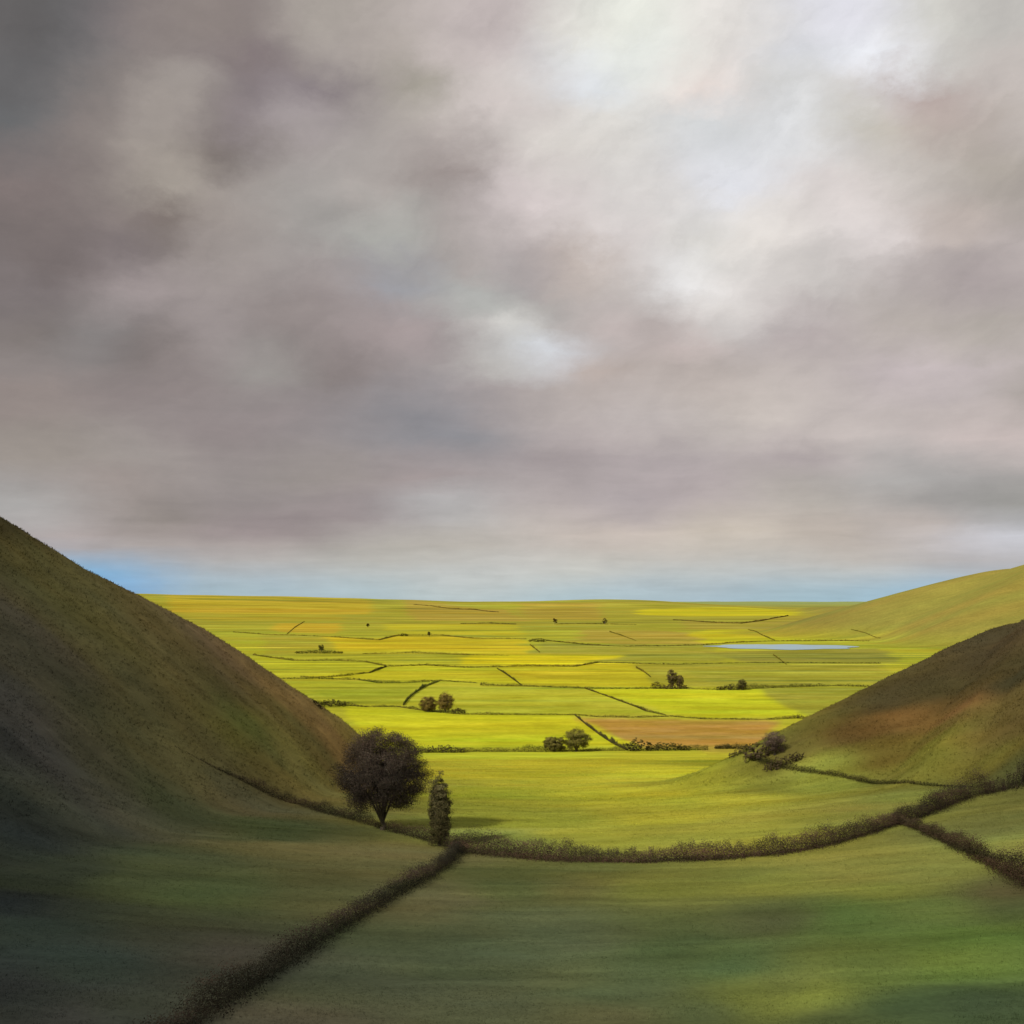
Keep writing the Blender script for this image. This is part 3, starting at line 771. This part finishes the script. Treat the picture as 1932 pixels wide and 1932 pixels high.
# ------------------------------------------------------------------ grass tussocks
def grass_stuff():
    r = np.random.default_rng(55)
    n = 330000
    yv = 45 * (330 / 45) ** r.random(n) ** 0.85
    xv = (r.uniform(-0.56, 0.56, n)) * yv
    keep = fbm(xv / 5, yv / 2.5, 3) > -0.35
    xv, yv = xv[keep], yv[keep]
    # every tussock holds a few blades
    z, g, L, R, F, *_ = height(xv, yv, True)
    hill = np.maximum(L, R) > g
    sz = np.where(hill, 0.23, 0.15) * r.uniform(.5, 1.4, len(xv)) * np.clip(yv / 150, .55, 1.25)
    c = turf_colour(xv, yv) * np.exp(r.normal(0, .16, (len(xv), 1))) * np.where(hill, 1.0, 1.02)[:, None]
    V = []; cc = []
    for b in range(2):
        a = r.uniform(0, 2 * math.pi, len(xv)); w = sz * r.uniform(.18, .34, len(xv))
        lx = r.normal(0, .35, len(xv)) * sz; ly = r.normal(0, .35, len(xv)) * sz
        ox = r.normal(0, .15, len(xv)); oy = r.normal(0, .15, len(xv))
        bx = xv + ox; by = yv + oy
        A = np.stack([bx - np.cos(a) * w, by - np.sin(a) * w, z - .05], 1)
        B = np.stack([bx + np.cos(a) * w, by + np.sin(a) * w, z - .05], 1)
        T = np.stack([bx + lx, by + ly, z + sz * .9], 1)
        gn = np.cross(B - A, T - A); fl = gn[:, 1] > 0          # every blade shows its face down the slope
        A2 = np.where(fl[:, None], B, A); B2 = np.where(fl[:, None], A, B)
        V.append(np.stack([A2, B2, T], 1)); cc.append(np.stack([c * .95, c * .95, c * 1.08], 1))
    V = np.concatenate(V).reshape(-1, 3); cc = np.concatenate(cc).reshape(-1, 3)
    e = 0.6
    nx = -(height(xv + e, yv) - height(xv - e, yv)) / (2 * e); ny = -(height(xv, yv + e) - height(xv, yv - e)) / (2 * e)
    nn = np.stack([nx, ny, np.ones_like(nx)], 1); nn /= np.linalg.norm(nn, axis=1)[:, None]
    nn = np.repeat(np.concatenate([nn, nn]), 3, axis=0) + r.normal(0, .12, (len(V), 3))
    nn /= np.linalg.norm(nn, axis=1)[:, None]
    o = mesh_obj('grass', V, np.arange(len(V)).reshape(-1, 3), M_BLADE, np.clip(cc, 0, .6), normals=nn)
    tag(o, 'rough tussocky grass covering the valley floor and hillsides', 'grass', kind='stuff')
grass_stuff()

# ------------------------------------------------------------------ sun, added shade sheet out of view
SUN = np.array([-0.55, -0.60, 0.60]); SUN /= np.linalg.norm(SUN)
sl = bpy.data.lights.new('sun', 'SUN'); sl.energy = 5.0; sl.angle = math.radians(5.0); sl.color = (1.0, 0.93, 0.80)
so = bpy.data.objects.new('sun', sl); COL.objects.link(so)
from mathutils import Vector
so.rotation_euler = Vector(-SUN).to_track_quat('-Z', 'Y').to_euler()

def shade_sheet():
    """added unseen sheet behind and above the viewer, opacity set to shade the near valley"""
    Hc = 340.0; n = 260
    gx = np.linspace(-620, 700, n); gy = np.linspace(-420, 620, n)      # ground positions shaded
    GX, GY = np.meshgrid(gx, gy, indexing='ij'); x = GX.ravel(); y = GY.ravel()
    t = (Hc + 40) / SUN[2]
    op = sheet_opacity(x, np.maximum(y, -60))
    puff = 14 * fbm(x / 90, y / 90, 4)
    V = np.stack([x + SUN[0] * t, y + SUN[1] * t, Hc + puff * 0.5], 1)
    idx = np.arange(n * n).reshape(n, n)
    F = np.stack([idx[:-1, :-1], idx[:-1, 1:], idx[1:, 1:], idx[1:, :-1]], -1).reshape(-1, 4)
    m, nt, N, L = new_mat('shade_sheet_grey')
    out = N.new('ShaderNodeOutputMaterial'); at_ = N.new('ShaderNodeAttribute'); at_.attribute_name = 'Col'
    tr = N.new('ShaderNodeBsdfTransparent'); tl = N.new('ShaderNodeBsdfTranslucent'); df = N.new('ShaderNodeBsdfDiffuse')
    tl.inputs['Color'].default_value = (.55, .56, .6, 1); df.inputs['Color'].default_value = (.5, .5, .52, 1)
    m1 = N.new('ShaderNodeMixShader'); m1.inputs[0].default_value = .5
    L.new(df.outputs[0], m1.inputs[1]); L.new(tl.outputs[0], m1.inputs[2])
    m2 = N.new('ShaderNodeMixShader'); L.new(at_.outputs['Fac'], m2.inputs[0]); L.new(tr.outputs[0], m2.inputs[1]); L.new(m1.outputs[0], m2.inputs[2])
    L.new(m2.outputs[0], out.inputs[0])
    o = mesh_obj('shade_sheet', V, F, m, np.stack([op] * 3, 1), smooth=True)
    o['kind'] = 'structure'

def blob(x, y, px, py, rx, ry):
    p = at(px, py)
    return np.exp(-((x - p[0]) / rx) ** 2 - ((y - p[1]) / ry) ** 2)

COVER = [  # surveyed spots of the valley and how strongly the added sheet shades them
#COVER_BEGIN
 (20,1000,.80),(60,1200,.95),(250,1300,.92),(450,1300,.80),(600,1390,.70),(560,1440,.75),(200,1450,.93),(450,1500,.88),(60,1600,.97),(250,1650,.93),
 (550,1600,.70),(720,1610,.62),(100,1850,.97),(350,1780,.92),(300,1910,.93),(620,1850,.88),(580,1920,.85),(800,1700,.72),(850,1800,.82),(900,1900,.78),
 (1000,1700,.74),(1100,1680,.64),(1150,1850,.70),(1250,1690,.50),(1300,1770,.72),(1350,1900,.72),(1450,1680,.40),(1500,1740,.70),(1500,1860,.52),
 (1620,1650,.28),(1650,1740,.62),(1700,1820,.45),(1750,1660,.38),(1850,1730,.6),(1850,1820,.45),(1800,1910,.75),(1880,1590,.4),(1900,1700,.72),
 (880,1500,.5),(940,1545,.45),(900,1440,.0),(940,1580,.62),(1000,1540,.25),(1000,1460,.0),(1150,1500,.0),(1150,1580,.12),(1300,1560,.05),(1300,1470,.0),(1400,1520,.1),(1550,1520,.2),(1650,1510,.3),
 (1550,1470,.35),(1700,1500,.4),(1500,1430,.65),(1600,1390,.55),(1680,1360,.35),(1720,1300,.72),(1850,1230,.75),(1800,1360,.4),(1900,1300,.72),(1900,1380,.6),(1750,1420,.35),(1880,1440,.6),
 (1000,1405,.0),(1250,1405,.0),(700,1400,.0),(1100,1350,.0),(800,1340,.0),(1400,1360,0.),(1300,1310,0.),(900,1300,0.),
#COVER_END
]
CV = np.array([at(a[0], a[1]) for a in COVER]); CVo = np.array([a[2] for a in COVER])
def sheet_opacity(x, y):
    x = x + 7 * fbm(x / 50, y / 50, 3); y = y + 7 * fbm(x / 60 + 9, y / 40, 3)
    u, w = wcoord(x, y); au, aw = wcoord(CV[:, 0], CV[:, 1])
    num = 0; den = 0
    for i in range(len(COVER)):
        k = ((u - au[i]) ** 2 + ((w - aw[i]) * 0.8) ** 2 + 3e-4) ** -1.8
        num = num + k * CVo[i]; den = den + k
    op = num / den
    op = op * (1 - sm(330, 420, y))
    op = op + 0.08 * fbm(x / 40, y / 18, 3) * op
    # outer rim of the sheet thins away
    rim = sm(-620, -520, x) * (1 - sm(600, 700, x)) * sm(-420, -330, y) * (1 - sm(520, 620, y))
    return np.clip(op, 0, 0.95) * rim
shade_sheet()

# ------------------------------------------------------------------ sky
w = bpy.data.worlds.new('World'); scene.world = w; w.use_nodes = True
nt = w.node_tree; N = nt.nodes; Lk = nt.links; N.clear()
out = N.new('ShaderNodeOutputWorld')
tc = N.new('ShaderNodeTexCoord'); sep = N.new('ShaderNodeSeparateXYZ'); Lk.new(tc.outputs['Generated'], sep.inputs[0])
def M(op, a, b=None, c=None):
    n = N.new('ShaderNodeMath'); n.operation = op
    for i, v in enumerate((a, b, c)):
        if v is None: continue
        if isinstance(v, (int, float)): n.inputs[i].default_value = v
        else: Lk.new(v, n.inputs[i])
    return n.outputs[0]
def CX(x, y, z):
    n = N.new('ShaderNodeCombineXYZ')
    for i, v in enumerate((x, y, z)):
        if isinstance(v, (int, float)): n.inputs[i].default_value = v
        else: Lk.new(v, n.inputs[i])
    return n.outputs[0]
def NOISE(vec, scale, detail=5, rough=.55, dist=0.0):
    n = N.new('ShaderNodeTexNoise'); n.inputs['Scale'].default_value = scale; n.inputs['Detail'].default_value = detail
    n.inputs['Roughness'].default_value = rough; n.inputs['Distortion'].default_value = dist
    Lk.new(vec, n.inputs['Vector']); return n
dx, dy, dz = sep.outputs
az = M('ARCTAN2', dx, dy); el = M('ARCSINE', dz)
zz = M('ADD', M('MAXIMUM', dz, 0.0), 0.10)
plane = CX(M('DIVIDE', dx, zz), M('DIVIDE', dy, zz), 0.0)        # flat cloud deck seen in perspective
dirv = CX(az, M('MULTIPLY', el, 1.6), 0.0)
wn = NOISE(dirv, 6.0, 9, .68); wp = NOISE(plane, 1.3, 8, .62)
ws = N.new('ShaderNodeSeparateColor'); Lk.new(wn.outputs['Color'], ws.inputs[0])
ps = N.new('ShaderNodeSeparateColor'); Lk.new(wp.outputs['Color'], ps.inputs[0])
hi = M('MINIMUM', M('MULTIPLY', M('MAXIMUM', el, 0.0), 3.2), 1.0)   # less wander close to the horizon
waz = M('ADD', az, M('MULTIPLY', M('SUBTRACT', ws.outputs[0], .5), 0.10))
wel = M('ADD', el, M('MULTIPLY', M('MULTIPLY', M('ADD', M('SUBTRACT', ws.outputs[1], .5), M('MULTIPLY', M('SUBTRACT', ps.outputs[0], .5), .6)), 0.09), hi))
wslope = M('ARCTANGENT', M('DIVIDE', M('TANGENT', wel), M('MAXIMUM', M('COSINE', az), 0.3)))
def ang(px, py):
    a = math.atan((px - 966) * K); return a, math.atan((HY - py) * K * math.cos(a))
# colour of the cloud deck in surveyed directions (px, py, r, g, b as displayed)
SKY = np.array([
#SKYP_BEGIN
 (100,40,93,89,86),
 (40,150,102,100,99),
 (30,240,103,104,104),
 (150,50,115,115,115),
 (200,30,123,113,112),
 (270,60,143,132,127),
 (250,170,136,127,122),
 (350,170,175,166,158),
 (400,40,144,133,127),
 (470,90,128,115,115),
 (450,190,105,92,97),
 (530,200,178,168,167),
 (580,150,131,120,123),
 (600,60,174,166,157),
 (700,100,182,172,165),
 (800,150,163,157,143),
 (880,110,212,200,197),
 (950,60,190,178,176),
 (940,200,216,205,201),
 (320,240,179,169,160),
 (390,270,113,102,96),
 (330,320,182,173,161),
 (150,250,135,124,119),
 (30,320,131,118,114),
 (100,400,118,107,103),
 (200,400,146,134,129),
 (330,385,114,101,93),
 (430,380,169,159,152),
 (600,380,165,160,155),
 (700,340,179,171,165),
 (850,340,153,141,136),
 (730,430,176,176,169),
 (740,520,157,159,166),
 (650,520,163,152,148),
 (850,470,169,159,153),
 (950,460,190,180,177),
 (900,550,184,187,181),
 (100,480,116,105,101),
 (50,540,126,116,114),
 (220,440,123,112,111),
 (250,520,164,152,150),
 (400,480,162,152,147),
 (1100,40,229,227,219),
 (1200,60,238,240,229),
 (1230,110,241,244,237),
 (1100,145,233,238,244),
 (1000,180,216,208,202),
 (1360,50,235,230,224),
 (1330,150,245,230,222),
 (1500,100,217,218,223),
 (1600,30,234,233,241),
 (1660,110,242,244,250),
 (1470,140,211,211,208),
 (1780,60,210,208,200),
 (1900,30,195,191,185),
 (1730,175,180,159,151),
 (1880,130,196,187,181),
 (1850,300,179,170,159),
 (1920,350,168,159,151),
 (1640,210,205,199,186),
 (1150,230,226,222,215),
 (1340,230,210,213,214),
 (1500,240,233,234,236),
 (1050,300,220,214,207),
 (1000,380,220,208,206),
 (1180,350,217,213,209),
 (1380,330,231,232,238),
 (1600,370,228,219,215),
 (1450,430,236,229,222),
 (1700,340,197,189,182),
 (1620,440,232,223,220),
 (1350,450,217,214,208),
 (1150,440,227,219,216),
 (1090,500,198,183,172),
 (1000,510,160,150,151),
 (1290,530,250,250,250),
 (1350,560,243,234,228),
 (1200,560,187,180,175),
 (1530,500,208,202,197),
 (1750,500,174,164,160),
 (1830,520,173,161,159),
 (1900,450,187,176,172),
 (1780,410,196,182,173),
 (90,610,126,116,110),
 (180,620,140,135,133),
 (270,640,119,108,103),
 (30,680,143,133,129),
 (380,620,164,153,150),
 (560,600,144,133,129),
 (700,590,157,144,141),
 (780,620,175,160,158),
 (640,690,134,122,118),
 (510,700,156,151,145),
 (850,640,148,136,135),
 (960,620,237,235,228),
 (940,680,196,192,185),
 (300,740,142,130,127),
 (60,760,149,136,130),
 (550,770,153,141,139),
 (780,790,137,136,141),
 (870,820,143,143,148),
 (680,790,144,137,137),
 (950,760,156,144,143),
 (400,830,144,132,130),
 (100,850,153,143,134),
 (250,860,164,155,149),
 (600,900,154,144,138),
 (800,900,159,144,142),
 (200,920,164,150,144),
 (400,960,145,135,133),
 (300,980,119,110,100),
 (550,1000,126,111,113),
 (700,970,141,124,126),
 (820,960,188,188,188),
 (450,1010,152,134,138),
 (60,960,175,173,171),
 (150,1010,180,166,163),
 (300,1030,179,163,152),
 (500,1045,194,180,171),
 (700,1050,175,168,157),
 (850,1040,185,175,161),
 (930,1070,205,208,208),
 (200,1085,114,191,236),
 (250,1100,68,152,224),
 (350,1095,182,192,189),
 (520,1100,166,194,222),
 (450,1110,170,195,195),
 (700,1115,164,190,201),
 (600,1075,200,197,189),
 (850,1105,200,200,196),
 (1000,1098,204,203,198),
 (1300,1095,196,200,196),
 (1500,1118,157,193,205),
 (620,1105,168,185,189),
 (800,1122,182,199,201),
 (420,1070,176,164,157),
 (1200,1122,180,202,206),
 (1030,660,232,240,250),
 (1080,625,171,159,153),
 (1050,600,164,159,152),
 (1160,600,219,203,199),
 (1220,610,159,149,144),
 (1350,590,205,204,200),
 (1300,640,203,186,181),
 (1500,620,180,168,166),
 (1700,610,181,171,163),
 (1850,640,181,172,162),
 (1100,700,186,166,153),
 (1300,720,181,169,161),
 (1500,700,197,186,180),
 (1700,700,199,186,186),
 (1850,720,216,202,204),
 (1050,760,185,174,167),
 (1200,770,198,188,184),
 (1400,770,212,201,192),
 (1650,780,193,182,177),
 (1900,730,148,141,126),
 (1100,820,185,173,170),
 (1350,825,200,190,183),
 (1600,825,209,197,191),
 (1850,830,207,191,186),
 (1050,870,156,144,144),
 (1250,870,173,161,162),
 (1500,860,165,152,153),
 (1750,870,174,168,165),
 (1050,940,182,170,168),
 (1300,930,184,170,170),
 (1500,930,179,171,162),
 (1800,940,138,135,134),
 (1880,960,148,145,138),
 (1700,900,178,175,172),
 (1200,975,150,140,149),
 (1150,1010,220,203,191),
 (1350,1010,212,198,181),
 (1550,1000,180,166,155),
 (1750,990,192,174,162),
 (1850,1010,212,214,225),
 (1000,1030,186,176,170),
 (1300,1050,194,183,173),
 (1600,1050,192,173,158),
 (1800,1050,172,163,162),
 (1100,1080,218,208,190),
 (1400,1075,204,202,195),
 (1600,1080,211,208,201),
 (1200,1105,156,180,201),
 (1450,1100,156,175,190),
 (1350,1122,160,187,204),
 (1650,1115,154,189,207),
 (1740,1110,148,187,215),
 (1050,1118,169,208,223),
#SKYP_END
], dtype=float)
def sky_at(px, py):
    d2 = ((SKY[:, 0] - px) / (1.5 + 1.2 * (SKY[:, 1] > 700) + 1.5 * (SKY[:, 1] > 1000))) ** 2 + (SKY[:, 1] - py) ** 2 + 38.0 ** 2
    k = d2 ** -2.2
    return (k[:, None] * lin(SKY[:, 2:])).sum(0) / k.sum()
ROWS = [1128, 1112, 1096, 1080, 1056, 1030, 1006, 980, 945, 905, 865, 825, 785, 740, 695, 655, 615, 570, 530, 485, 440, 390, 340, 280, 220, 160, 100, 40]
COLS = np.linspace(10, 1922, 31)
amin, amax = ang(-20, 500)[0], ang(1952, 500)[0]
azn = M('DIVIDE', M('SUBTRACT', waz, amin), amax - amin)
cur = None; prev = None
for py in ROWS:
    rp = N.new('ShaderNodeValToRGB'); rp.color_ramp.interpolation = 'B_SPLINE'; Lk.new(azn, rp.inputs['Fac'])
    e = rp.color_ramp.elements
    for i, px in enumerate(COLS):
        p = (ang(px, 500)[0] - amin) / (amax - amin)
        q = e[0] if i == 0 else (e[1] if i == 1 else e.new(p))
        q.position = p; q.color = (*sky_at(px, py), 1)
    ce = math.atan((HY - py) * K)          # elevation of the row straight ahead
    if cur is None: cur = rp.outputs['Color']
    else:
        f = N.new('ShaderNodeMapRange'); f.interpolation_type = 'LINEAR'
        f.inputs['From Min'].default_value = prev; f.inputs['From Max'].default_value = ce
        Lk.new(wslope, f.inputs['Value'])
        mx = N.new('ShaderNodeMix'); mx.data_type = 'RGBA'; Lk.new(f.outputs[0], mx.inputs['Factor']); Lk.new(cur, mx.inputs['A']); Lk.new(rp.outputs['Color'], mx.inputs['B'])
        cur = mx.outputs['Result']
    prev = ce
# wisps: drawn-out texture of the deck plus soft tufts higher up
n1 = NOISE(plane, 2.2, 6, .6, .4); n2 = NOISE(dirv, 14.0, 6, .6, .3); n3 = NOISE(CX(M('MULTIPLY', az, 1.0), M('MULTIPLY', el, 7.0), 0.0), 5.0, 5, .6)
cph, sph = math.cos(math.radians(36)), math.sin(math.radians(36))     # brushed wisps leaning up to the right
ua = M('ADD', M('MULTIPLY', waz, cph), M('MULTIPLY', wel, sph)); va = M('ADD', M('MULTIPLY', waz, -sph), M('MULTIPLY', wel, cph))
n4 = NOISE(CX(M('MULTIPLY', ua, 9.0), M('MULTIPLY', va, 30.0), 0.0), 1.0, 8, .66, .5)
n5 = NOISE(CX(M('MULTIPLY', az, 8.0), M('MULTIPLY', wel, 90.0), 0.0), 1.0, 6, .62, .3)
lo = M('SUBTRACT', 1.0, hi)
fine = M('ADD', M('MULTIPLY', M('MULTIPLY', M('SUBTRACT', n4.outputs['Fac'], .5), .27), M('ADD', hi, .1)), M('MULTIPLY', M('MULTIPLY', M('SUBTRACT', n5.outputs['Fac'], .5), .20), M('ADD', lo, .15)))
tx = M('ADD', M('ADD', M('MULTIPLY', M('SUBTRACT', n1.outputs['Fac'], .5), .20), M('MULTIPLY', M('SUBTRACT', n2.outputs['Fac'], .5), .28)),
       M('MULTIPLY', M('SUBTRACT', n3.outputs['Fac'], .5), .12))
vs = N.new('ShaderNodeVectorMath'); vs.operation = 'SCALE'; Lk.new(cur, vs.inputs[0]); Lk.new(M('ADD', M('ADD', 1.0, tx), fine), vs.inputs['Scale'])
bgc = N.new('ShaderNodeBackground'); Lk.new(vs.outputs[0], bgc.inputs['Color']); bgc.inputs['Strength'].default_value = 1.0
sky = N.new('ShaderNodeTexSky'); sky.sky_type = 'NISHITA'; sky.sun_disc = False
sky.sun_elevation = math.asin(SUN[2]); sky.sun_rotation = math.atan2(SUN[0], SUN[1])
bgs = N.new('ShaderNodeBackground'); Lk.new(sky.outputs[0], bgs.inputs['Color']); bgs.inputs['Strength'].default_value = 0.08
mxs = N.new('ShaderNodeMixShader'); mxs.inputs[0].default_value = 0.94     # cloud cover over the clear sky
Lk.new(bgs.outputs[0], mxs.inputs[1]); Lk.new(bgc.outputs[0], mxs.inputs[2]); Lk.new(mxs.outputs[0], out.inputs[0])

# ------------------------------------------------------------------ camera, render
cd = bpy.data.cameras.new('camera'); co = bpy.data.objects.new('camera', cd); COL.objects.link(co)
cd.sensor_width = 36; cd.lens = 18 / 0.52; cd.clip_start = 0.5; cd.clip_end = 60000
co.location = (0, 0, 0); co.rotation_euler = (math.radians(90), 0, 0)
cd.shift_y = (HY - 966) / 1932
scene.camera = co
scene.render.engine = 'CYCLES'
scene.cycles.transparent_max_bounces = 12
scene.cycles.max_bounces = 5
scene.view_settings.view_transform = 'Standard'; scene.view_settings.look = 'None'; scene.view_settings.exposure = 0
scene.render.resolution_x = 1024; scene.render.resolution_y = 1024
